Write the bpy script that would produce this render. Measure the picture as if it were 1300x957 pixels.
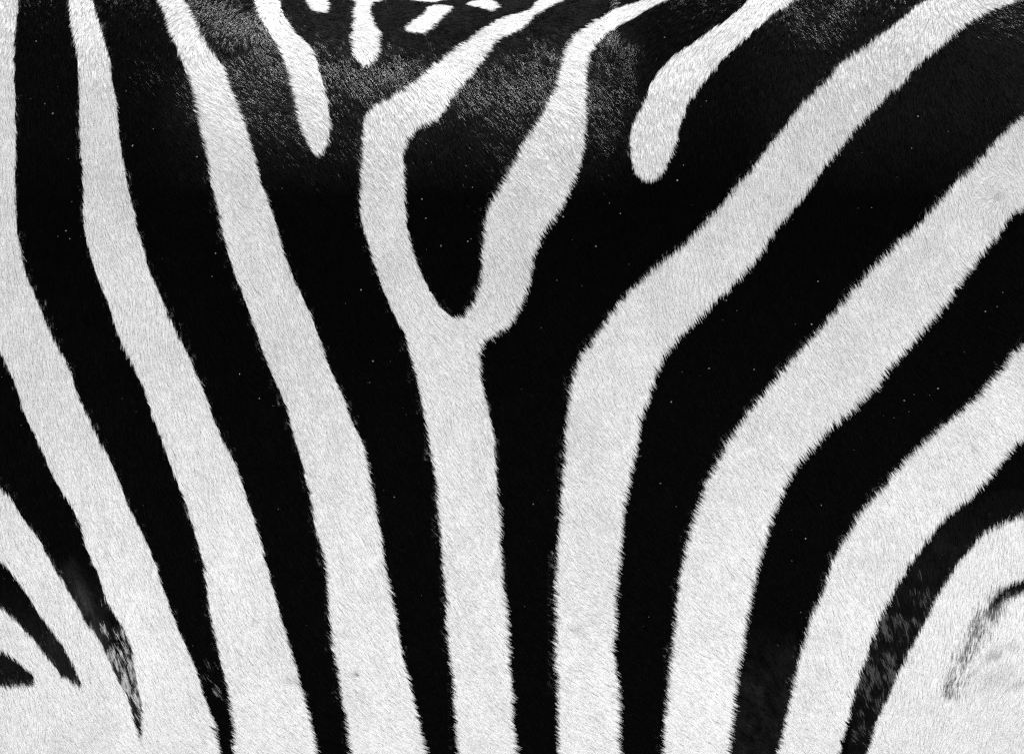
import bpy, math, time
import numpy as np
from mathutils import Vector
from mathutils.bvhtree import BVHTree

T0 = time.time()
for o in list(bpy.data.objects):
    bpy.data.objects.remove(o)
scene = bpy.context.scene
COL = scene.collection
rng = np.random.default_rng(11)

# ------------------------------------------------------------------ camera, sky, sun, exposure
CAM_Y, CAM_Z, FPX = -4.0, 1.036, 5606.0        # the photograph is 1300 x 957 pixels of a 155 mm view
cd = bpy.data.cameras.new('camera')
cam = bpy.data.objects.new('camera', cd)
COL.objects.link(cam)
cam.location = (0, CAM_Y, CAM_Z)
cam.rotation_euler = (math.radians(90), 0, 0)
cd.sensor_width = 36.0
cd.lens = 36.0 * FPX / 1300.0
cd.clip_end = 500.0
scene.camera = cam

SUN_ELEV, SUN_AZ = 65.0, 30.0                  # azimuth from +Y (behind the animal) towards +X
el, az = math.radians(SUN_ELEV), math.radians(SUN_AZ)
to_sun = Vector((math.sin(az) * math.cos(el), math.cos(az) * math.cos(el), math.sin(el)))
world = bpy.data.worlds.new('World')
scene.world = world
world.use_nodes = True
nt = world.node_tree
nt.nodes.clear()
sky = nt.nodes.new('ShaderNodeTexSky')
sky.sky_type = 'NISHITA'
sky.sun_disc = False
sky.sun_elevation = el
sky.sun_rotation = az
bw = nt.nodes.new('ShaderNodeRGBToBW')          # black and white photograph: a neutral sky
bg = nt.nodes.new('ShaderNodeBackground')
bg.inputs['Strength'].default_value = 0.15
wo = nt.nodes.new('ShaderNodeOutputWorld')
nt.links.new(sky.outputs[0], bw.inputs[0])
nt.links.new(bw.outputs[0], bg.inputs['Color'])
nt.links.new(bg.outputs[0], wo.inputs['Surface'])
sd = bpy.data.lights.new('sun', 'SUN')
sd.energy = 2.2
sd.angle = math.radians(0.53)
sun = bpy.data.objects.new('sun', sd)
sun.rotation_euler = (-to_sun).to_track_quat('-Z', 'Y').to_euler()
sun.location = (0, 3, 6)
COL.objects.link(sun)
scene.view_settings.view_transform = 'Standard'
scene.view_settings.look = 'None'
scene.view_settings.gamma = 1.0
scene.view_settings.use_curve_mapping = False
scene.view_settings.exposure = 1.73
scene.render.engine = 'CYCLES'
scene.cycles.use_denoising = False
scene.cycles.diffuse_bounces = 6
scene.cycles.max_bounces = 10
scene.cycles_curves.shape = 'RIBBONS'
scene.render.filter_size = 1.5

# ------------------------------------------------------------------ helpers
def project(P):
    """World points of the near side to pixels of the photograph; the far side mirrors the near one."""
    d = -np.abs(P[:, 1]) - CAM_Y
    return 650 + FPX * P[:, 0] / d, 478.5 - FPX * (P[:, 2] - CAM_Z) / d

def catmull(pts, sub=6, closed=True):
    P = np.asarray(pts, float)
    n = len(P)
    out = []
    for i in range(n if closed else n - 1):
        if closed:
            a, b, c, d = P[(i - 1) % n], P[i], P[(i + 1) % n], P[(i + 2) % n]
        else:
            a, b, c, d = P[max(i - 1, 0)], P[i], P[i + 1], P[min(i + 2, n - 1)]
        for k in range(sub):
            t = k / sub
            out.append(0.5 * (2 * b + (c - a) * t + (2 * a - 5 * b + 4 * c - d) * t * t + (3 * b - a - 3 * c + d) * t ** 3))
    if not closed:
        out.append(P[-1])
    return np.array(out)

def ramp(a, lo, hi):
    return np.clip((a - lo) / (hi - lo), 0, 1)

def vnoise(x, y, seed=0):
    """Smooth value noise in -1..1."""
    xi, yi = np.floor(x).astype(np.int64), np.floor(y).astype(np.int64)
    fx, fy = x - xi, y - yi
    fx, fy = fx * fx * (3 - 2 * fx), fy * fy * (3 - 2 * fy)
    def h(a, b):
        v = (a * 374761393 + b * 668265263 + seed * 982451653) & 0x7FFFFFFF
        v = ((v ^ (v >> 13)) * 1274126177) & 0x7FFFFFFF
        return ((v ^ (v >> 16)) & 0xFFFF) / 32767.5 - 1.0
    return (h(xi, yi) * (1 - fx) + h(xi + 1, yi) * fx) * (1 - fy) + (h(xi, yi + 1) * (1 - fx) + h(xi + 1, yi + 1) * fx) * fy

def grey(name, build):
    m = bpy.data.materials.new(name)
    m.use_nodes = True
    n = m.node_tree
    b = n.nodes['Principled BSDF']
    build(n, b)
    return m

# ------------------------------------------------------------------ materials (a monochrome photograph: greys)
def _fur(n, b):
    """A dull pigmented strand with a thin cuticle gloss along it."""
    a = n.nodes.new('ShaderNodeAttribute')
    a.attribute_name = 'tone'
    d = n.nodes.new('ShaderNodeBsdfDiffuse')
    h = n.nodes.new('ShaderNodeBsdfGlossy')
    h.distribution = 'BECKMANN'
    h.inputs['Color'].default_value = (1, 1, 1, 1)
    h.inputs['Roughness'].default_value = 0.26
    g = n.nodes.new('ShaderNodeAttribute')
    g.attribute_name = 'gloss'
    m = n.nodes.new('ShaderNodeMixShader')
    n.links.new(g.outputs['Fac'], m.inputs[0])
    n.links.new(a.outputs['Fac'], d.inputs['Color'])
    n.links.new(d.outputs[0], m.inputs[1])
    n.links.new(h.outputs[0], m.inputs[2])
    n.links.new(m.outputs[0], n.nodes['Material Output'].inputs['Surface'])
    n.nodes.remove(b)
def _skin(n, b):
    a = n.nodes.new('ShaderNodeAttribute')
    a.attribute_name = 'tone'
    n.links.new(a.outputs['Fac'], b.inputs['Base Color'])
    b.inputs['Roughness'].default_value = 0.9
    b.inputs['Specular IOR Level'].default_value = 0.0
def _ground(n, b):
    c = n.nodes.new('ShaderNodeTexCoord')
    t = n.nodes.new('ShaderNodeTexNoise')
    t.inputs['Scale'].default_value = 3.0
    t.inputs['Detail'].default_value = 8.0
    r = n.nodes.new('ShaderNodeMapRange')
    r.inputs['To Min'].default_value = 0.44
    r.inputs['To Max'].default_value = 0.60
    n.links.new(c.outputs['Object'], t.inputs['Vector'])
    n.links.new(t.outputs['Fac'], r.inputs['Value'])
    n.links.new(r.outputs[0], b.inputs['Base Color'])
    b.inputs['Roughness'].default_value = 0.95
def _flat(v, rough):
    def f(n, b):
        t = n.nodes.new('ShaderNodeTexNoise')
        t.inputs['Scale'].default_value = 60.0
        r = n.nodes.new('ShaderNodeMapRange')
        r.inputs['To Min'].default_value = v * 0.8
        r.inputs['To Max'].default_value = v * 1.2
        n.links.new(t.outputs['Fac'], r.inputs['Value'])
        n.links.new(r.outputs[0], b.inputs['Base Color'])
        b.inputs['Roughness'].default_value = rough
    return f
M_FUR = grey('fur', _fur)
M_SKIN = grey('skin', _skin)
M_GROUND = grey('dry_ground', _ground)
M_HOOF = grey('hoof_horn', _flat(0.05, 0.5))
M_EYE = grey('eye', _flat(0.01, 0.08))
M_DUST = grey('dust', _flat(0.2, 0.9))

# ------------------------------------------------------------------ ground
S = 200.0
gm = bpy.data.meshes.new('ground')
gm.from_pydata([(-S, -S, 0), (S, -S, 0), (S, S, 0), (-S, S, 0)], [], [(0, 1, 2, 3)])
gm.materials.append(M_GROUND)
ground = bpy.data.objects.new('ground', gm)
ground['kind'] = 'structure'
COL.objects.link(ground)

# ------------------------------------------------------------------ stripe outlines, traced as seen from the side
WHITE = {}
WHITE['w0'] = [(-50,-60),(-52,60),(-52,150),(-50,250),(-38,350),(-20,400),(0,442),(9,458),(17,479),(24,500),(34,528),(45,553),(58,580),(71,610),(85,630),(93,643),(101,666),(109,693),(122,720),(130,745),(140,768),(156,790),(163,810),(168,830),(173,861),(178,900),(182,1040),
    (290,1040),(281,985),(268,920),(253,866),(241,833),(231,808),(218,778),(208,748),(197,714),(184,680),(168,650),(157,625),(145,595),(135,570),(123,550),(113,528),(101,505),(92,479),(83,453),(70,431),(55,395),(43,368),(30,335),(24,302),(21,280),(20,240),(19,180),(18.5,130),(19,100),(20,50),(23,10),(21,-10),(18,-60)]
WHITE['wA'] = [(0,613),(12,625),(23,645),(31,659),(46,677),(58,698),(69,718),(88,748),(100,770),(110,788),(123,803),(130,818),(138,835),(145,850),(153,866),(166,900),(186,1040),
    (100,1040),(108,900),(100,860),(93,838),(85,825),(75,810),(63,793),(50,778),(38,758),(26,738),(11,718),(0,708),(-70,640),(-140,540),(-175,420),(-185,300),(-182,120),(-180,-60),(-115,-60),(-120,120),(-125,300),(-110,430),(-60,540)]
WHITE['wB'] = [(0,766),(12,777),(25,790),(38,802),(50,818),(63,833),(73,848),(85,858),(104,868),(112,900),(110,1040),(-300,1040),(-200,900),(-60,885),(0,866),(20,866),(38,867),(45,860),(44,854),(38,847),(25,838),(12,830),(0,823),(-110,770),(-250,680),(-310,500),(-315,200),(-315,-60),(-245,-60),(-250,200),(-240,450),(-190,600),(-90,700)]
WHITE['w1'] = [(82,-60),(86,-20),(88,0),(90,22),(94,43),(98,65),(99,100),(100,140),(101,185),(103,213),(104,240),(105,265),(110,303),(117,330),(125,353),(137,380),(145,405),(153,428),(165,453),(178,479),(184,500),(193,525),(201,545),(213,578),(222,603),(232,630),(241,657),(248,680),(253,702),(257,720),(262,755),(266,785),(272,810),(278,835),(283,856),(285,872),(290,905),(293,960),(294,1040),
    (412,1040),(399,960),(389,905),(379,864),(373,843),(365,818),(358,793),(351,768),(344,738),(334,703),(325,668),(318,648),(311,625),(301,598),(291,570),(278,545),(268,522),(261,502),(251,479),(243,458),(233,436),(223,415),(213,395),(201,368),(188,340),(183,320),(173,287),(168,262),(162,239),(157,205),(153,180),(150,158),(147,133),(144,108),(140,83),(137,60),(130,37),(124,17),(118,0),(110,-20),(98,-60)]
WHITE['w2'] = [(185,-40),(196,-15),(202,0),(211,15),(218,38),(226,60),(234,88),(241,115),(245,140),(251,165),(257,190),(262,215),(267,239),(275,267),(282,300),(291,330),(301,358),(312,385),(321,410),(325,420),(331,443),(339,461),(346,479),(355,497),(364,520),(369,542),(376,565),(384,590),(388,615),(394,643),(400,672),(406,697),(410,719),(413,745),(415,768),(418,798),(420,825),(425,850),(427,867),(435,910),(441,960),(448,1040),
    (552,1040),(537,960),(527,910),(518,867),(513,845),(508,823),(503,798),(497,768),(492,743),(487,715),(483,688),(477,650),(470,620),(465,595),(460,568),(452,545),(440,522),(434,500),(422,479),(418,468),(409,443),(401,418),(393,395),(379,368),(369,343),(358,318),(349,288),(341,262),(333,239),(325,217),(321,200),(313,178),(306,155),(298,135),(288,108),(281,85),(268,62),(256,40),(247,17),(235,0),(226,-15),(212,-40)]
WHITE['w3'] = [(312,-30),(323,0),(332,25),(343,48),(353,68),(359,83),(365,108),(371,135),(378,160),(388,183),(398,197),(410,190),(415,175),(416,150),(414,125),(409,105),(401,83),(393,60),(378,48),(363,30),(356,12),(354,0),(346,-30)]
WHITE['s1'] = [(388,-3),(398,-5),(407,-3),(413,5),(414,12),(408,18),(398,16),(389,10),(386,4)]
WHITE['s2'] = [(452,4),(444,12),(444,28),(442,50),(444,65),(450,76),(460,82),(470,79),(477,70),(478,50),(477,38),(470,28),(468,15),(468,5),(486,2.5),(489,-2),(480,-8),(450,-8),(439,-3),(441,1.5)]
WHITE['s3'] = [(512,0),(525,2.5),(545,3.8),(560,2),(567,-2),(555,-8),(525,-8),(513,-4)]
WHITE['s4'] = [(542,9),(556,8),(569,10),(572,12),(561,20),(553,29),(543,37),(533,42),(518,41),(511,37),(517,29),(531,21),(538,14)]
WHITE['s5'] = [(589,6),(603,2),(621,2),(628,7),(630,12),(621,15),(608,12),(596,9.5)]
WHITE['wY'] = [(690,-10),(681,0),(677,9),(665,16),(650,20),(633,24),(613,35),(596,48),(578,59),(561,71),(543,85),(525,101),(510,110),(495,121),(475,130),(465,138),(460,150),(457,175),(456,200),(455,226),(455,245),(456,270),(462,293),(469,323),(477,345),(488,373),(498,395),(511,420),(518,451),(526,479),(532,502),(537,533),(543,563),(547,588),(551,610),(553,640),(556,668),(558,700),(560,730),(563,760),(563,790),(566,820),(569,845),(571,867),(574,910),(577,960),(582,1040),
    (656,1040),(651,960),(648,910),(646,867),(642,835),(641,800),(638,768),(636,738),(634,710),(632,685),(631,655),(628,610),(627,580),(625,553),(621,528),(613,502),(608,478),(607,453),(608,438),(614,426),(631,421),(646,408),(652,397),(662,380),(669,355),(674,328),(679,308),(691,288),(704,270),(715,252),(722,237),(730,215),(738,190),(740,170),(741,148),(740,120),(740,93),(744,70),(753,56),(765,46),(780,36),(800,27),(813,19),(830,9),(850,0),(872,-12),(848,-16),(821,0),(805,5),(788,10),(768,19),(750,28),(735,38),(723,46),(715,58),(710,75),(705,93),(699,113),(690,133),(678,155),(665,173),(655,193),(648,204),(636,223),(629,239),(617,260),(612,283),(611,305),(608,330),(607,353),(602,373),(593,388),(581,400),(568,399),(558,390),(548,373),(538,355),(531,340),(523,323),(519,305),(515,288),(513,265),(511,240),(510,213),(510,190),(514,175),(523,164),(538,155),(553,148),(564,135),(573,120),(588,103),(603,85),(613,70),(623,54),(636,47),(650,41),(660,38),(669,29),(675,20),(692,12),(706,6),(715,0),(728,-10)]
WHITE['w4'] = [(972,-15),(952,0),(946,7),(931,20),(916,30),(901,39),(888,49),(871,60),(853,71),(842,85),(828,103),(823,115),(813,135),(804,153),(800,170),(799,190),(803,208),(810,222),(820,228),(833,225),(843,213),(851,193),(859,170),(866,145),(873,128),(886,110),(901,93),(916,75),(933,60),(956,40),(975,24),(990,11),(1007,2),(1032,-15)]
WHITE['w5'] = [(1235,-60),(1205,-25),(1176,0),(1160,9),(1148,20),(1135,30),(1118,41),(1100,54),(1085,65),(1070,73),(1058,88),(1045,103),(1030,117),(1016,130),(1005,145),(992,163),(974,184),(956,208),(938,228),(927,240),(918,255),(901,270),(891,282),(876,297),(866,310),(848,321),(833,335),(815,350),(798,365),(782,383),(773,395),(760,413),(748,430),(733,450),(726,465),(722,480),(719,507),(716,535),(714,560),(714,580),(711,605),(710,630),(708,658),(706,685),(703,715),(701,735),(702,765),(701,800),(700,835),(703,867),(704,910),(704,960),(700,1040),
    (786,1040),(783,960),(781,910),(780,867),(778,845),(775,815),(778,785),(778,760),(780,735),(784,702),(787,675),(789,640),(795,610),(800,583),(807,558),(809,535),(817,510),(826,487),(833,461),(846,440),(863,423),(886,400),(903,385),(918,368),(933,353),(951,333),(963,318),(975,299),(982,288),(998,270),(1015,251),(1026,237),(1038,218),(1053,198),(1068,180),(1083,163),(1095,148),(1110,133),(1125,118),(1145,103),(1160,85),(1176,70),(1196,54),(1213,38),(1238,21),(1263,10),(1286,2),(1310,-8),(1340,-35),(1350,-60)]
WHITE['w6'] = [(1300,142),(1283,157),(1263,175),(1251,190),(1233,208),(1216,225),(1201,239),(1191,252),(1181,262),(1170,277),(1155,290),(1138,303),(1120,320),(1105,335),(1090,353),(1075,370),(1058,390),(1040,413),(1020,433),(1003,453),(988,470),(976,486),(958,507),(941,528),(928,545),(916,565),(903,590),(891,610),(886,630),(877,653),(869,682),(863,715),(858,743),(854,775),(851,805),(847,840),(843,867),(840,910),(836,960),(828,1040),
    (910,1040),(920,960),(926,910),(931,867),(933,845),(938,820),(942,795),(947,768),(951,745),(957,718),(966,692),(974,660),(985,633),(995,610),(1005,590),(1020,573),(1035,555),(1055,535),(1075,518),(1093,502),(1115,479),(1130,458),(1148,440),(1165,418),(1181,400),(1196,383),(1208,365),(1218,350),(1233,330),(1248,315),(1261,300),(1271,285),(1283,264),(1300,261),(1380,225),(1480,140),(1600,55),(1680,-60),(1560,-60),(1480,5),(1380,85)]
WHITE['w7'] = [(1300,431),(1283,443),(1271,460),(1254,480),(1238,497),(1221,515),(1201,530),(1183,545),(1165,560),(1148,578),(1130,598),(1118,615),(1100,633),(1083,657),(1071,677),(1058,701),(1048,725),(1038,755),(1026,780),(1020,803),(1013,825),(1008,848),(1003,867),(994,910),(982,960),(965,1040),
    (1044,1040),(1060,960),(1073,910),(1085,867),(1090,850),(1098,828),(1104,808),(1113,783),(1123,763),(1135,743),(1146,722),(1160,703),(1174,683),(1190,661),(1208,645),(1226,630),(1241,615),(1253,600),(1268,583),(1283,565),(1300,550),(1400,480),(1520,395),(1800,265),(1990,190),(1990,60),(1800,140),(1500,290),(1400,360)]
WHITE['w8'] = [(1300,647),(1286,653),(1266,661),(1250,670),(1236,686),(1224,700),(1214,714),(1198,735),(1186,755),(1176,780),(1163,803),(1150,828),(1138,850),(1132,867),(1112,910),(1096,960),(1072,1040),(1500,1040),(1600,900),(1990,760),(1990,430),(1800,490),(1500,575)]
BLACK_OVER = [[(1300,729),(1286,735),(1273,744),(1262,755),(1255,768),(1264,763),(1272,757),(1284,751),(1300,746),(1360,728),(1440,715),(1700,680),(1990,650),(1990,600),(1700,640),(1440,680),(1360,706)]]

RX0, RX1, RY0, RY1 = -800, 2000, -220, 1120
label = np.zeros((RY1 - RY0, RX1 - RX0), np.uint8)
KEYS = list(WHITE)
def fill(poly, value, even=True):
    P = catmull(poly, 6)
    step = np.hypot(*(np.roll(P, -1, 0) - P).T)
    at_ = np.concatenate([[0], np.cumsum(step)])
    m_ = max(24, int(at_[-1] / 2.0))
    Pc = np.vstack([P, P[:1]])
    P = np.column_stack([np.interp(np.linspace(0, at_[-1], m_, endpoint=False), at_, Pc[:, i]) for i in (0, 1)])
    sg = 4.0 if at_[-1] > 400 else (2.0 if at_[-1] > 150 else 0.8)        # even out the traced outline, in steps of two pixels
    kk = np.arange(-12, 13)
    ker = np.exp(-0.5 * (kk / sg) ** 2)
    if even:
        P = sum(np.roll(P, -int(q_), 0) * w_ for q_, w_ in zip(kk, ker / ker.sum()))
    x, y = P[:, 0], P[:, 1]
    x2, y2 = np.roll(x, -1), np.roll(y, -1)
    for r in range(max(RY0, int(y.min()) - 1), min(RY1, int(y.max()) + 2)):
        yc = r + 0.5
        m = (y <= yc) != (y2 <= yc)
        if m.any():
            xs = np.sort(x[m] + (yc - y[m]) / (y2[m] - y[m]) * (x2[m] - x[m]))
            for a, b in zip(xs[0::2], xs[1::2]):
                i0, i1 = max(0, int(round(a)) - RX0), min(RX1 - RX0, int(round(b)) - RX0)
                if i1 > i0:
                    label[r - RY0, i0:i1] = value
for i, k in enumerate(KEYS):
    fill(WHITE[k], i + 1)
for P in BLACK_OVER:
    fill(P, 0, even=False)
COAT_WHITE = 60
xx = np.arange(RX0, RX1)
for r in range(RY1 - RY0):                                          # shoulder stripes ahead of the frame
    y = r + RY0
    m = (xx < -330) & (np.sin((xx + 330 + 0.00018 * (y - 300) ** 2) * 2 * math.pi / 125 - 2.2) > 0.0)
    label[r, m] = COAT_WHITE
low = label[1075 - RY0:, :]
low[low == 0] = COAT_WHITE

# black stripes: the connected dark fields between the white ones
Q = 4
bx0, bx1, by0, by1 = -48, 1352, -36, 1000
sub = label[by0 - RY0:by1 - RY0:Q, bx0 - RX0:bx1 - RX0:Q] == 0
comp = np.where(sub, np.arange(1, sub.size + 1).reshape(sub.shape), 0)
for _ in range(3000):
    p = np.pad(comp, 1)
    nb = np.maximum.reduce([p[1:-1, 1:-1], p[:-2, 1:-1], p[2:, 1:-1], p[1:-1, :-2], p[1:-1, 2:]])
    nb = np.where(sub, nb, 0)
    if (nb == comp).all():
        break
    comp = nb
SEEDS = [
    (60, 150, 'narrower black stripe between the two leftmost full-height white stripes'),
    (190, 200, 'black stripe between the second and third full-height white stripes'),
    (420, 420, 'wide black stripe running from the glossy back down beside the forked white stripe'),
    (560, 250, 'black pocket with a glossy top held inside the white fork'),
    (800, 300, 'broad black stripe around the stubby white stripe below the back'),
    (900, 520, 'black stripe sweeping from mid belly up towards the rump'),
    (1050, 620, 'black stripe sweeping up below the white stripe with the hair whorl'),
    (1200, 690, 'faded charcoal stripe nearest the flank fold'),
    (40, 560, 'black stripe behind the elbow that breaks into grey flecks at its lower end'),
    (30, 745, 'thin black stripe tapering to a point behind the elbow'),
    (10, 845, 'short ragged black mark low behind the elbow'),
]
seed_comp = [comp[(y - by0) // Q, (x - bx0) // Q] for x, y, _ in SEEDS]

def lookup(px, py):
    ix = np.clip(np.floor(px).astype(int) - RX0, 0, label.shape[1] - 1)
    iy = np.clip(np.floor(py).astype(int) - RY0, 0, label.shape[0] - 1)
    return label[iy, ix]

# ------------------------------------------------------------------ the body: one continuous skin
V, F = [], []
def loft(rings):
    base = len(V)
    n = len(rings[0])
    for r in rings:
        V.extend(map(tuple, r))
    for i in range(len(rings) - 1):
        for j in range(n):
            a, b = base + i * n + j, base + i * n + (j + 1) % n
            F.append((a, b, b + n, a + n))
    F.append(tuple(base + j for j in range(n))[::-1])
    F.append(tuple(base + (len(rings) - 1) * n + j for j in range(n)))

def tube(pts, n=20, sub=4):
    """pts: (x, y, z, radius along the travel plane, radius across)"""
    P = catmull(pts, sub, closed=False)
    rings = []
    for i in range(len(P)):
        d = P[min(i + 1, len(P) - 1), :3] - P[max(i - 1, 0), :3]
        d /= np.linalg.norm(d)
        side = np.array((0.0, 1.0, 0.0))
        side -= d * d.dot(side)
        side /= np.linalg.norm(side)
        up = np.cross(d, side)
        a = np.linspace(0, 2 * math.pi, n, endpoint=False)
        rings.append(P[i, :3] + np.outer(np.cos(a), up) * P[i, 3] + np.outer(np.sin(a), side) * P[i, 4])
    loft(rings)

PROFILE = catmull([(0, 0), (.30, .010), (.56, .050), (.78, .135), (.93, .27), (.995, .42), (.975, .57), (.88, .72), (.715, .845), (.50, .93), (.25, .98), (0, 1)], 5, closed=False)
PROFILE = np.vstack([PROFILE, PROFILE[-2:0:-1] * [-1, 1]])
#           x     belly  spine  half width
STATIONS = catmull([(-.74, 1.00, 1.28, .07), (-.70, .88, 1.37, .14), (-.60, .745, 1.455, .195), (-.45, .672, 1.475, .245), (-.31, .655, 1.445, .280), (-.20, .650, 1.402, .297), (-.08, .648, 1.389, .308), (.07, .648, 1.389, .312),
                    (.155, .650, 1.432, .311), (.29, .655, 1.462, .305), (.45, .672, 1.485, .288), (.60, .74, 1.485, .265), (.72, .85, 1.435, .215), (.79, .96, 1.33, .13), (.81, 1.05, 1.24, .06)], 5, closed=False)
loft([np.column_stack([np.full(len(PROFILE), x), PROFILE[:, 0] * w, b + PROFILE[:, 1] * (s - b)]) for x, b, s, w in STATIONS])
tube([(-.50, 0, 1.16, .27, .16), (-.66, 0, 1.24, .235, .125), (-.82, 0, 1.40, .185, .095), (-.95, 0, 1.57, .145, .08), (-1.03, 0, 1.68, .12, .075), (-1.06, 0, 1.72, .08, .06)])       # neck
tube([(-.98, 0, 1.76, .05, .05), (-1.03, 0, 1.70, .105, .085), (-1.12, 0, 1.60, .115, .085), (-1.22, 0, 1.47, .085, .065), (-1.30, 0, 1.37, .07, .055), (-1.36, 0, 1.30, .066, .058), (-1.385, 0, 1.265, .035, .035)])  # head
for s in (-1, 1):
    tube([(-1.00, .055 * s, 1.77, .03, .02), (-.985, .075 * s, 1.83, .035, .022), (-.985, .09 * s, 1.90, .027, .016), (-.995, .095 * s, 1.95, .008, .006)], n=12)   # ears
    tube([(-.46, .09 * s, 1.06, .12, .08), (-.47, .125 * s, .92, .12, .082), (-.475, .15 * s, .76, .085, .065), (-.475, .145 * s, .60, .058, .046), (-.47, .14 * s, .47, .05, .043), (-.472, .138 * s, .41, .043, .036),
          (-.475, .135 * s, .25, .031, .028), (-.475, .135 * s, .15, .04, .034), (-.50, .135 * s, .085, .034, .033), (-.515, .135 * s, .05, .042, .04)])                        # forelegs
    tube([(.61, .10 * s, 1.14, .15, .10), (.62, .145 * s, .98, .18, .10), (.585, .165 * s, .82, .15, .088), (.61, .155 * s, .68, .098, .064), (.68, .148 * s, .56, .066, .05), (.73, .145 * s, .47, .052, .042), (.725, .142 * s, .40, .044, .036),
          (.70, .14 * s, .25, .034, .03), (.69, .14 * s, .15, .041, .035), (.66, .14 * s, .085, .035, .034), (.645, .14 * s, .05, .042, .04)])                                      # hind legs
tube([(.76, 0, 1.30, .05, .05), (.83, 0, 1.24, .035, .035), (.86, 0, 1.10, .024, .024), (.865, 0, .92, .018, .018), (.865, 0, .80, .012, .012)], n=12)                              # tail dock
raw = bpy.data.meshes.new('raw')
raw.from_pydata(V, [], F)
tmp = bpy.data.objects.new('raw', raw)
COL.objects.link(tmp)
md = tmp.modifiers.new('r', 'REMESH')
md.mode = 'VOXEL'
md.voxel_size = 0.0065
md.use_smooth_shade = True
ms = tmp.modifiers.new('s', 'SMOOTH')
ms.factor = 0.5
ms.iterations = 14
dg = bpy.context.evaluated_depsgraph_get()
me = bpy.data.meshes.new_from_object(tmp.evaluated_get(dg))
bpy.data.objects.remove(tmp)
bpy.data.meshes.remove(raw)
me.name = 'body'
nv = len(me.vertices)
co = np.empty(nv * 3, np.float32)
me.vertices.foreach_get('co', co)
co = co.reshape(-1, 3).astype(float)
nrm = np.empty(nv * 3, np.float32)
me.vertices.foreach_get('normal', nrm)
nrm = nrm.reshape(-1, 3).astype(float)

# broad soft relief of the trunk: ribs under the skin, hollows along the back, the flank fold
def relief(px, py):
    """Height in metres over the smooth trunk, by side position."""
    h = 0.0030 * vnoise(px / 170.0, py / 240.0, 3) + 0.0012 * vnoise(px / 60.0, py / 130.0, 4)
    def seg(x0, y0, x1, y1, w, d):
        dx, dy = x1 - x0, y1 - y0
        t = np.clip(((px - x0) * dx + (py - y0) * dy) / (dx * dx + dy * dy), 0, 1)
        r = np.hypot(px - x0 - t * dx, py - y0 - t * dy)
        return d * np.exp(-(r / w) ** 2) * (0.35 + 0.65 * np.sin(np.pi * np.clip(t, 0.05, 0.95)))
    return h, seg
def fold(px, py):
    _, seg = relief(px, py)
    h = 0
    for a in ((96, 560, 108, 730, 6, -.0016), (126, 600, 135, 730, 5, -.0018), (246, 520, 258, 660, 7, -.0012), (423, 500, 418, 690, 6, -.0016), (592, 505, 600, 620, 6, -.0014),
              (440, 650, 462, 790, 7, -.0010), (300, 660, 312, 730, 5, -.0012), (275, 200, 300, 300, 6, -.0009), (1246, 834, 1296, 812, 9, -.0010), (1232, 868, 1262, 840, 8, -.0008), (1288, 870, 1330, 852, 8, -.0008),
              (1210, 868, 1236, 825, 9, .0008)):
        a = a[:5] + (a[5] * 0.45,)
        h = h + seg(*a)
    return h
px, py = project(co)
trunk = np.clip((px + 250) / 150, 0, 1) * np.clip((1600 - px) / 150, 0, 1) * np.clip((980 - py) / 80, 0, 1)
h, _ = relief(px, py)
co += nrm * (h * trunk)[:, None]
me.vertices.foreach_set('co', co.astype(np.float32).ravel())
me.update()
me.vertices.foreach_get('normal', tmpn := np.empty(nv * 3, np.float32))
nrm = tmpn.reshape(-1, 3).astype(float)

def tone_map(P, N, jitter=0.0):
    """(is white, label) for points of the coat."""
    px, py = project(P)
    jx, jy = vnoise(px / 9, py / 9, 21) * 0.45, vnoise(px / 9, py / 9, 22) * 0.45
    n = len(P)
    lab = lookup(px + jx + rng.normal(0, jitter, n), py + jy + rng.normal(0, jitter, n))
    white = lab > 0
    far = (px < RX0 + 20) | (P[:, 0] < -.80) | (P[:, 2] < .60)
    x, z = P[:, 0], P[:, 2]
    legs = (z < .62) & (x > -.62)
    white = np.where(legs, np.sin(z * 2 * math.pi / .085 + 3 * vnoise(x * 6, z * 5, 5)) > 0, white)
    neck = (x < -.78) & ~legs
    white = np.where(neck, np.sin((x * .80 - z * .60) * 2 * math.pi / .135 + vnoise(x * 8, z * 8, 6)) > 0, white)
    face = (x < -1.02) & ((x + z) < .62)
    white = np.where(face, np.sin((x * .5 + z * .86) * 2 * math.pi / .05 + .5 * vnoise(x * 12, z * 12, 7)) > 0, white)
    muzzle = (z < 1.38) & (x < -1.2)
    white = np.where(muzzle, False, white)
    belly = (N[:, 2] < -.93) & (np.abs(P[:, 1]) > .02) & (z > .6) & (np.abs(x) < .6)
    white = np.where(belly, True, white)
    other = legs | neck | belly
    return white, np.where(other, 0, lab), other

w, lab, _o = tone_map(co, nrm)
at = me.attributes.new('tone', 'FLOAT', 'POINT')
at.data.foreach_set('value', np.where(w, 0.62, 0.002).astype(np.float32))
me.materials.clear()
me.materials.append(M_SKIN)
me.polygons.foreach_set('use_smooth', np.ones(len(me.polygons), bool))

zebra = bpy.data.objects.new('zebra', None)
zebra['label'] = 'zebra with a sleek black and white striped coat, its flank filling the view'
zebra['category'] = 'zebra'
COL.objects.link(zebra)
def child(name, data, parent=zebra, label_=None, kind=None):
    o = bpy.data.objects.new(name, data)
    COL.objects.link(o)
    o.parent = parent
    if label_:
        o['label'] = label_
    if kind:
        o['kind'] = kind
    return o
body = child('body', me)
print('body', nv, len(me.polygons), round(time.time() - T0, 1))

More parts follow.
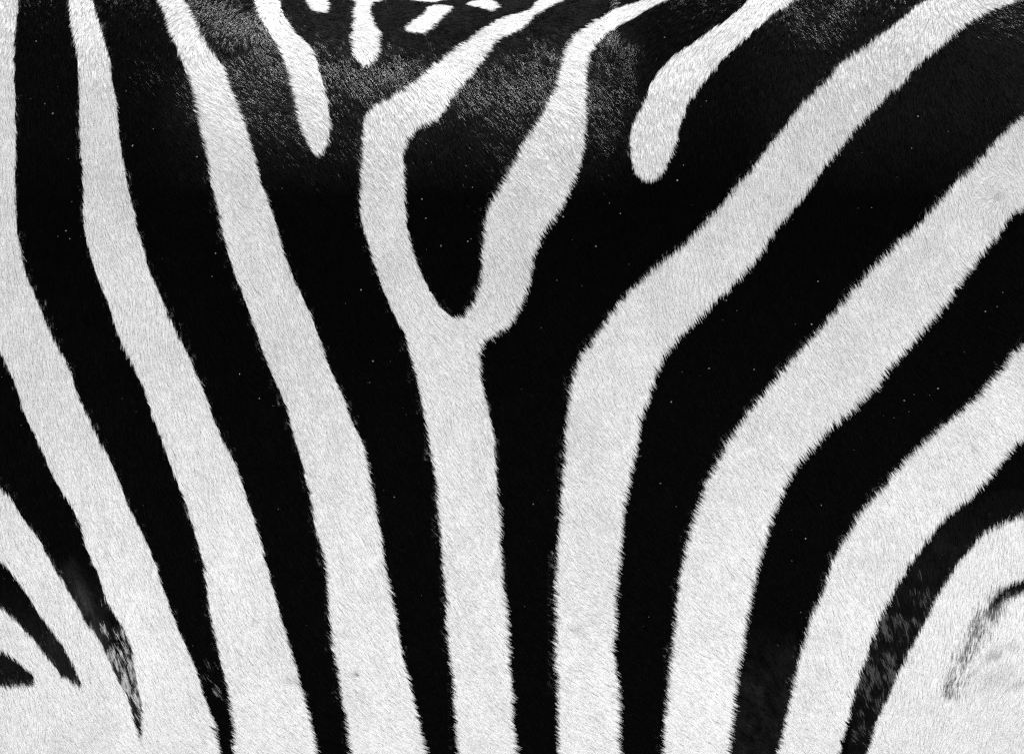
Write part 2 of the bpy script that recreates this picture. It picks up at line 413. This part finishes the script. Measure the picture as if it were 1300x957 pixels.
# ------------------------------------------------------------------ hair roots on the skin
me.calc_loop_triangles()
nt_ = len(me.loop_triangles)
tri = np.empty(nt_ * 3, np.int32)
me.loop_triangles.foreach_get('vertices', tri)
tri = tri.reshape(-1, 3)
A, B, C = co[tri[:, 0]], co[tri[:, 1]], co[tri[:, 2]]
area = 0.5 * np.linalg.norm(np.cross(B - A, C - A), axis=1)
cen = (A + B + C) / 3
cn = nrm[tri].mean(axis=1)
cpx, cpy = project(cen)
view = np.array((0, CAM_Y, CAM_Z)) - cen
facing = (cn * view).sum(1) / np.linalg.norm(view, axis=1)
near = (facing > -0.12) & (cen[:, 1] < 0.10) & (cpx > -70) & (cpx < 1370) & (cpy > -150) & (cpy < 1090) & (np.abs(cen[:, 0]) < .70)
beside = (cen[:, 1] < 0.15) & (cpx > -420) & (cpx < 1720) & ~near
DENS = np.where(near, 1.15e6, np.where(beside, 0.10e6, 0.035e6))
wgt = area * DENS
cnt = rng.poisson(wgt)
idx = np.repeat(np.arange(nt_), cnt)
n = len(idx)
u, v = rng.random(n), rng.random(n)
flip = u + v > 1
u[flip], v[flip] = 1 - u[flip], 1 - v[flip]
R = A[idx] * (1 - u - v)[:, None] + B[idx] * u[:, None] + C[idx] * v[:, None]
N = nrm[tri[idx, 0]] * (1 - u - v)[:, None] + nrm[tri[idx, 1]] * u[:, None] + nrm[tri[idx, 2]] * v[:, None]
N /= np.linalg.norm(N, axis=1)[:, None]
dense = near[idx]
sparse_k = np.where(dense, 1.0, np.where(beside[idx], 2.6, 3.6))
keep = R[:, 2] > 0.075
R, N, dense, sparse_k = R[keep], N[keep], dense[keep], sparse_k[keep]
n = len(R)
print('hairs', n, int(dense.sum()), round(time.time() - T0, 1))

px, py = project(R)
# fine folds lift or sink the coat and tip its normals
e = 1.5
f0, fx, fy = fold(px, py), fold(px + e, py), fold(px, py + e)
m2p = 1500.0
gx, gy = (fx - f0) / e * m2p, (fy - f0) / e * m2p
N = N - np.outer(gx, (1, 0, 0)) + np.outer(gy, (0, 0, 1))
N /= np.linalg.norm(N, axis=1)[:, None]
R = R + N * f0[:, None]

# lie of the coat: degrees below the horizontal, towards the tail, read at points of the flank
LIE = [(10,100,84),(10,20,84),(60,300,84),(115,150,76),(110,10,100),(150,20,96),(235,15,128),(262,20,130),(300,18,132),(326,15,130),(250,50,112),(300,52,104),(190,100,66),(150,420,78),(240,110,38),(290,90,34),(330,125,34),(345,62,40),(300,180,38),(300,250,62),(380,150,36),(370,220,55),(380,330,62),
       (460,60,74),(435,125,82),(435,40,40),(400,25,36),(470,15,45),(500,60,72),(540,65,70),(540,15,40),(580,50,66),(490,120,84),(545,170,84),(490,230,62),(600,110,52),(620,330,60),(645,105,48),(690,45,74),(650,60,60),(650,10,40),(700,190,62),(640,190,58),(740,110,50),(778,112,48),(795,45,125),(810,25,125),(782,80,62),(785,60,56),(750,20,40),
       (840,170,84),(836,80,106),(840,20,110),(870,15,118),(900,50,108),(930,15,118),(975,50,100),(985,15,100),(1030,28,34),(1040,10,34),(1080,60,86),(1110,15,105),(1160,20,108),(1150,100,90),(1000,230,84),(1000,120,86),(1290,18,28),(1240,40,60),(1240,160,76),(880,340,76),(1180,300,80),(1230,360,48),
       (1060,430,66),(760,470,58),(590,480,56),(430,520,58),(250,520,66),(120,560,72),(60,700,66),(250,720,62),(430,720,54),(600,680,48),(760,640,42),(740,800,34),(900,700,46),(1000,560,52),(880,850,40),(1100,600,58),(1050,750,62),
       (1250,560,52),(1270,470,40),(1180,740,82),(1260,720,95),(1250,850,100),(600,850,44),(430,860,50),(280,860,56),(130,820,72),(20,860,70),(-120,300,84),(-150,800,80),(1450,300,40),(1450,700,95),(1500,60,40)]
LIE = np.array(LIE, float)
dx, dy, ws = np.zeros(n), np.zeros(n), np.zeros(n)
for lx, ly, la in LIE:
    w_ = 1.0 / (((px - lx) ** 2 + (py - ly) ** 2) + 500.0) ** 1.5
    dx += w_ * math.cos(math.radians(la))
    dy += w_ * math.sin(math.radians(la))
ang = np.arctan2(dy, dx)
ang += 0.16 * vnoise(px / 45, py / 45, 31) + 0.16 * vnoise(px / 14, py / 14, 32) + 0.10 * vnoise(px / 6, py / 6, 33)
ang += rng.normal(0, 0.10, n)
legs = (R[:, 2] < .62)
ang = np.where(legs, math.pi / 2 + rng.normal(0, .15, n), ang)
# the whorl in front of the flank fold
wx, wy = px - 1263, py - 243
wr = np.hypot(wx, wy)
k = 0.95 * np.exp(-(wr / 30) ** 2)
sw = np.arctan2(wy, wx) + 1.15
c_, s_ = np.cos(ang) * (1 - k) + np.cos(sw) * k, np.sin(ang) * (1 - k) + np.sin(sw) * k
ang = np.arctan2(s_, c_)
D = np.column_stack([np.cos(ang), np.zeros(n), -np.sin(ang)])
D -= N * (D * N).sum(1)[:, None]
D /= np.maximum(np.linalg.norm(D, axis=1), 1e-6)[:, None]

L = (0.0080 + 0.0010 * vnoise(px / 80, py / 80, 41)) * rng.uniform(0.72, 1.22, n)
L *= 1 - 0.4 * ramp(R[:, 2], 1.33, 1.37)
lift = rng.uniform(0.0011, 0.0018, n) * (1 + 0.25 * vnoise(px / 20, py / 20, 42))
stray = rng.random(n) < 0.003
lift = np.where(stray, lift * 2.4, lift)
tip = D * L[:, None]
# tips gather in small locks
cell = 2.8
key = (np.floor(px / cell + 0.6 * vnoise(px / 7, py / 7, 51)).astype(np.int64) * 100003 + np.floor(py / (cell * 1.5) + 0.6 * vnoise(px / 7, py / 7, 52)).astype(np.int64)) * 2 + (R[:, 1] > 0)
_, inv = np.unique(key, return_inverse=True)
num = np.bincount(inv).astype(float)
mid = np.column_stack([np.bincount(inv, weights=(R + tip)[:, i]) / num for i in range(3)])[inv]
g = np.where(dense, rng.uniform(0.12, 0.5, n), 0.1)[:, None]
pull = (mid - (R + tip)) * g
pull -= N * (pull * N).sum(1)[:, None]
pl = np.linalg.norm(pull, axis=1)
pull *= np.minimum(1, 0.0022 / np.maximum(pl, 1e-9))[:, None]
tip = tip + pull
lock = rng.normal(0, 1, len(num))[inv]                              # each lock stands a little prouder or flatter than the next
tip = tip + N * np.where(dense, (0.00042 - 0.00014 * ramp(py, 450, 700)) * np.clip(lock, -2, 2), 0)[:, None]

NP_ = 3
ts = np.linspace(0, 1, NP_)
prof_h = np.array([0.60, 0.88, 1.0])
pos = np.empty((n, NP_, 3), np.float32)
for i, t in enumerate(ts):
    hgt = lift * prof_h[i] if i else lift * prof_h[0]
    pos[:, i] = R + tip * t + N * hgt[:, None]
rad = np.outer(0.00016 * sparse_k * rng.uniform(0.75, 1.25, n), [1.0, 0.85, 0.16]).astype(np.float32)

# colour of each hair, from the stripe it grows in, plus painted crease shading
white, lab, other = tone_map(R, N, 0.3)
patch = vnoise(px / 60, py / 90, 61)
t_white = 0.70 + 0.075 * ramp(py, 380, 860) + 0.03 * patch + 0.022 * vnoise(px / 22 - py / 60, py / 110, 66) + (0.018 - 0.008 * ramp(py, 450, 700)) * lock + 0.02 * vnoise(px / 11, py / 16, 62) + rng.normal(0, 0.022, n)
t_black = 0.0012 * rng.uniform(0.5, 1.5, n)
fleck = 0.8 * vnoise(px / 10, py / 15, 63) + 0.6 * vnoise(px / 3.5, py / 5, 64) + rng.normal(0, 0.25, n)
in_view = ~other
# the stripe behind the elbow breaks up low down; flecks at the lower ends of its neighbours
tipB0 = in_view & ~white & (px > 60) & (px < 175) & (py > 690) & (py < 960)
xr = px - np.interp(py, [720, 780, 830, 900], [97, 128, 148, 170])
am_y = ramp(py, 770, 830)
across = 0.02 * xr - 0.0016 * xr * xr * (1 - am_y)
am = ramp(py + 0.9 * (px - 120), 735, 850)
t_black = np.where(tipB0 & (fleck > 1.3 - 1.5 * am - across), np.where(vnoise(px / 3.2, py / 6.5, 68) < -0.12, rng.uniform(0.003, 0.05, n), rng.uniform(0.3, 0.72, n)), t_black)
t_black = np.where(tipB0 & (fleck <= 1.3 - 1.5 * am - across), np.maximum(t_black, (0.006 + 0.022 * np.exp(-((xr + 9) / 9) ** 2)) * ramp(py, 695, 745) * (1 + 0.5 * fleck)), t_black)
tipBA = in_view & ~white & (px < 110) & (py > 740)
t_black = np.where(tipBA, 0.006 * rng.uniform(0.4, 1.6, n) * ramp(py, 740, 800) + t_black, t_black)
t_black = np.where(tipBA & (fleck > 1.15), rng.uniform(0.03, 0.10, n), t_black)
tipB1 = in_view & ~white & (px > 240) & (px < 300) & (py > 815)
t_black = np.where(tipB1 & (fleck > 1.1 - 0.25 * ramp(py, 820, 870)) & (py < 905), rng.uniform(0.03, 0.35, n), t_black)
b7 = in_view & ~white & (px > 1075) & (px < 1300) & (py > 560) & (py > 1000 - 0.3 * px)
t_black = np.where(b7, t_black + 0.005 * ramp(py, 590, 700) * (1 + 0.6 * fleck), t_black)
t_black = np.where(b7 & (fleck > 0.75 - 0.35 * ramp(py, 740, 850)) & (py > 715), rng.uniform(0.03, 0.13, n), t_black)
b6 = in_view & ~white & (px > 915) & (px < 1010) & (py > 790)
t_black = np.where(b6, t_black + 0.006 * ramp(py, 790, 850) * (1 + fleck), t_black)
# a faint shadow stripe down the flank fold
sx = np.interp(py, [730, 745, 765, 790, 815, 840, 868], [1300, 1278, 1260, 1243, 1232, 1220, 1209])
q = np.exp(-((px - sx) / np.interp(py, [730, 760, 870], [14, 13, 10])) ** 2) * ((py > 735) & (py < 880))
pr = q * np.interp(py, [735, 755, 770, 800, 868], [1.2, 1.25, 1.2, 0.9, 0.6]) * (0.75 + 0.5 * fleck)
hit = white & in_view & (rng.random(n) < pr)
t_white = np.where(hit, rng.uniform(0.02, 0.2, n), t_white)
# stains and a darker whorl centre; then fold lines with painted crease shading
for x0, y0, rx, ry, d in ((447, 851, 5, 3, .75), (727, 797, 8, 6, .22), (1234, 565, 3, 3, .35), (1241, 571, 3, 2, .3), (368, 858, 12, 5, .22), (433, 800, 9, 4, .12), (1195, 560, 40, 30, .03), (1265, 246, 6, 5, .30)):
    t_white *= 1 - d * np.exp(-((px - x0) / rx) ** 2 - ((py - y0) / ry) ** 2)
for x0, y0, x1, y1, wd, d in ((98, 565, 107, 715, 1.8, .14), (127, 600, 136, 730, 1.5, .16), (248, 530, 256, 655, 2.5, .07), (423, 505, 420, 690, 3, .09), (592, 510, 600, 620, 3, .06), (300, 660, 312, 730, 1.8, .10),  # fold lines, darker where the hair parts
                            (1248, 834, 1272, 817, 5, .42), (1272, 817, 1296, 811, 4, .36), (1246, 836, 1292, 818, 1.6, .5), (1222, 862, 1246, 838, 2.5, .34), (1236, 866, 1300, 838, 11, .20), (1280, 868, 1310, 858, 4, .36)):  # flank crease at lower right: its shade painted into the white tone
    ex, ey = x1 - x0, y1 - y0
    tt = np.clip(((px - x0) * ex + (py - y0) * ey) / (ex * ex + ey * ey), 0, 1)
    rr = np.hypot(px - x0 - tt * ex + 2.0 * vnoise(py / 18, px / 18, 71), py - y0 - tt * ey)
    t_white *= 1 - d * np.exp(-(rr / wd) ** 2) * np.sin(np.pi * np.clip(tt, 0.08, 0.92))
grime = white & (rng.random(n) < 0.007)
t_white = np.where(grime, rng.uniform(0.25, 0.5, n), t_white)
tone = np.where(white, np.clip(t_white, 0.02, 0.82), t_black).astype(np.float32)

# the sleek hair of the back is glossier than that of the flank
saddle = ramp(R[:, 0], -.31, -.24) * ramp(-R[:, 0], -.13, -.07)
gloss = ((0.0020 + (0.005 + 0.017 * saddle + 0.010 * ramp(R[:, 0], .19, .25)) * ramp(R[:, 2], 1.19, 1.265)) * rng.uniform(0.4, 1.6, n)).astype(np.float32)

def hair(name, sel, label_=None):
    k = np.nonzero(sel)[0]
    if len(k) == 0:
        return None
    cu = bpy.data.hair_curves.new(name)
    cu.add_curves([NP_] * len(k))
    cu.attributes['position'].data.foreach_set('vector', pos[k].ravel())
    ra = cu.attributes.get('radius') or cu.attributes.new('radius', 'FLOAT', 'POINT')
    ra.data.foreach_set('value', rad[k].ravel())
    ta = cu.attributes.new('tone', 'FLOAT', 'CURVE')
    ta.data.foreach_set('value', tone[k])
    ga = cu.attributes.new('gloss', 'FLOAT', 'CURVE')
    ga.data.foreach_set('value', gloss[k])
    cu.materials.append(M_FUR)
    return child(name, cu, zebra, label_, 'stuff')

WLAB = {
    'w0': 'white stripe along the shoulder edge of the flank', 'wA': 'short white stripe low behind the elbow', 'wB': 'lowest white stripe behind the elbow, running into the pale belly',
    'w1': 'second full-height white stripe from the shoulder', 'w2': 'third full-height white stripe, beside the stub under the back', 'w3': 'white stub ending in a point under the glossy back',
    's1': 'tiny round white spot by the spine', 's2': 'white tooth-shaped mark hanging from the spine', 's3': 'thin white line on the spine', 's4': 'slanted white fleck by the spine', 's5': 'tiny oval white spot by the spine',
    'wY': 'white stripe that forks into a Y towards the back', 'w4': 'stubby white stripe with a rounded lower end', 'w5': 'long white stripe bending from belly towards the rump',
    'w6': 'wide white stripe with the hair whorl at its upper end', 'w7': 'white stripe just ahead of the flank fold', 'w8': 'white field of the flank fold with a faint grey shadow stripe',
}
nearside = (R[:, 1] < 0.10) & in_view
done = np.zeros(n, bool)
for i, kx in enumerate(KEYS):
    s = nearside & dense & white & (lab == i + 1)
    done |= s
    hair('white_stripe', s, WLAB[kx])
cx = np.clip((np.floor(px).astype(int) - bx0) // Q, 0, comp.shape[1] - 1)
cy = np.clip((np.floor(py).astype(int) - by0) // Q, 0, comp.shape[0] - 1)
inside = (px > bx0) & (px < bx1) & (py > by0) & (py < by1)
hc = comp[cy, cx]
# a hair within a cell of an edge takes a neighbour's field
for ox, oy in ((1, 0), (-1, 0), (0, 1), (0, -1), (1, 1), (-1, -1), (1, -1), (-1, 1)):
    alt = comp[np.clip(cy + oy, 0, comp.shape[0] - 1), np.clip(cx + ox, 0, comp.shape[1] - 1)]
    hc = np.where(hc == 0, alt, hc)
for (x, y, lb), sc_ in zip(SEEDS, seed_comp):
    s = nearside & dense & ~white & inside & (hc == sc_) & (hc > 0) & ~done
    done |= s
    hair('black_stripe', s, lb)
hair('coat', ~done, 'rest of the striped coat over neck, legs and far side')
print('coat done', round(time.time() - T0, 1))

# ------------------------------------------------------------------ mane, tail tuft, hooves, eyes
def strands(name, roots, dirs, length, radius, tones, label_=None):
    m = len(roots)
    k = 5
    t = np.linspace(0, 1, k)
    P = roots[:, None, :] + dirs[:, None, :] * (t[None, :, None] * length[:, None, None])
    P[:, :, 2] -= 0.25 * length[:, None] * (t[None, :] ** 2) * (1 - np.abs(dirs[:, 2:3]))
    cu = bpy.data.hair_curves.new(name)
    cu.add_curves([k] * m)
    cu.attributes['position'].data.foreach_set('vector', P.astype(np.float32).ravel())
    ra = cu.attributes.get('radius') or cu.attributes.new('radius', 'FLOAT', 'POINT')
    ra.data.foreach_set('value', (np.outer(np.full(m, radius), [1, 1, .9, .7, .2])).astype(np.float32).ravel())
    ta = cu.attributes.new('tone', 'FLOAT', 'CURVE')
    ta.data.foreach_set('value', tones.astype(np.float32))
    cu.materials.append(M_FUR)
    return child(name, cu, zebra, label_, 'stuff')
m = 9000
t = rng.random(m)
crest = catmull([(-.62, 1.42), (-.73, 1.50), (-.86, 1.62), (-.96, 1.74), (-1.02, 1.80)], 10, closed=False)
ti = np.linspace(0, 1, len(crest))
roots = np.column_stack([np.interp(t, ti, crest[:, 0]), rng.normal(0, .012, m), np.interp(t, ti, crest[:, 1]) - .03])
dirs = np.column_stack([.62 + rng.normal(0, .12, m), rng.normal(0, .12, m), .76 + rng.normal(0, .1, m)])
dirs /= np.linalg.norm(dirs, axis=1)[:, None]
strands('mane', roots, dirs, rng.uniform(.08, .125, m), .0006, np.where(np.sin((roots[:, 0] * .8 - roots[:, 2] * .6) * 2 * math.pi / .135) > 0, .65, .008))
m = 2500
roots = np.column_stack([.865 + rng.normal(0, .012, m), rng.normal(0, .012, m), rng.uniform(.76, .95, m)])
dirs = np.column_stack([rng.normal(0, .10, m), rng.normal(0, .10, m), np.full(m, -1.0)])
dirs /= np.linalg.norm(dirs, axis=1)[:, None]
strands('tail_tuft', roots, dirs, rng.uniform(.18, .38, m), .0006, np.full(m, .008))
def simple(name, verts, faces, mat):
    d = bpy.data.meshes.new(name)
    d.from_pydata(verts, [], faces)
    d.materials.append(mat)
    d.polygons.foreach_set('use_smooth', np.ones(len(d.polygons), bool))
    return child(name, d)
for hx, hy in ((-.525, .135), (-.525, -.135), (.635, .14), (.635, -.14)):
    vs, fs = [], []
    rings = [(0.0, .056, .05, -.010), (.02, .054, .048, -.006), (.06, .046, .042, .008), (.085, .038, .036, .016)]
    for z, a, b, o in rings:
        for j in range(20):
            th = 2 * math.pi * j / 20
            vs.append((hx + o + a * math.cos(th), hy + b * math.sin(th), z + 0.001))
    for i in range(3):
        for j in range(20):
            fs.append((i * 20 + j, i * 20 + (j + 1) % 20, (i + 1) * 20 + (j + 1) % 20, (i + 1) * 20 + j))
    fs += [tuple(range(20))[::-1], tuple(range(60, 80))]
    simple('hoof', vs, fs, M_HOOF)
for s in (-1, 1):
    vs, fs = [], []
    for i in range(9):
        for j in range(12):
            a, b = math.pi * i / 8, 2 * math.pi * j / 12
            vs.append((-1.125 + .024 * math.sin(a) * math.cos(b), s * .066 + .022 * math.sin(a) * math.sin(b), 1.635 + .022 * math.cos(a)))
    for i in range(8):
        for j in range(12):
            fs.append((i * 12 + j, i * 12 + (j + 1) % 12, (i + 1) * 12 + (j + 1) % 12, (i + 1) * 12 + j))
    simple('eye', vs, fs, M_EYE)

# ------------------------------------------------------------------ pale dust flecks caught in the black hair
spots = [(161,118),(195,166),(169,187),(250,201),(319,15),(295,57),(592,213),(594,308),(560,314),(541,279),(270,352),(305,475),(274,323),(774,260),(757,314),(788,273),(1106,265),(1000,280),(1006,280),(459,369),(474,459),(845,51),
         (897,131),(868,212),(860,231),(715,277),(922,382),(633,594),(501,630),(852,510),(838,613),(677,639),(823,781),(1009,412),(1038,358),(1147,508),(1134,530),(1190,493),(1042,640),(1022,682),(1016,775),(47,55),(68,146),(58,134),
         (90,304),(75,301),(85,294),(600,240),(536,255),(470,486),(330,506),(957,469),(900,468),(1265,390),(1272,372),(1250,396),(1157,190),(1165,150),(1112,410),(1030,412),(1180,610)]
spots = spots + [(x, y) for x, y in zip(rng.uniform(0, 1300, 900), rng.uniform(100, 860, 900)) if label[int(y) - RY0, int(x) - RX0] == 0][:80]
bvh = BVHTree.FromPolygons([tuple(p) for p in co], [tuple(p.vertices) for p in me.polygons])
eye = Vector((0, CAM_Y, CAM_Z))
dv, df = [], []
for i, (x, y) in enumerate(spots):
    d = Vector(((x - 650) / FPX, 1.0, -(y - 478.5) / FPX)).normalized()
    hitp, hn, _i, _d = bvh.ray_cast(eye, d)
    if hitp is None or label[int(y) - RY0, int(x) - RX0] != 0:
        continue
    size = rng.uniform(.00030, .00070) if i < 61 else rng.uniform(.00015, .00030)
    c = hitp + hn * 0.0032
    a1 = hn.orthogonal().normalized()
    a2 = hn.cross(a1)
    b0 = len(dv)
    th0 = rng.uniform(0, 6.28)
    for j in range(5):
        r = size * rng.uniform(.6, 1.2) * (1.4 if j == 0 else 1)
        dv.append(tuple(c + a1 * (r * math.cos(th0 + j * 1.2566)) + a2 * (r * math.sin(th0 + j * 1.2566))))
    dv.append(tuple(c + hn * size * .5))
    dv.append(tuple(c - hn * size * .5))
    for j in range(5):
        df.append((b0 + j, b0 + (j + 1) % 5, b0 + 5))
        df.append((b0 + (j + 1) % 5, b0 + j, b0 + 6))
dm = bpy.data.meshes.new('dust')
dm.from_pydata(dv, [], df)
dm.materials.append(M_DUST)
dust = bpy.data.objects.new('dust', dm)
dust['kind'] = 'stuff'
dust['label'] = 'pale dust flecks caught in the black hair'
dust['category'] = 'dust'
COL.objects.link(dust)
print('script', round(time.time() - T0, 1))
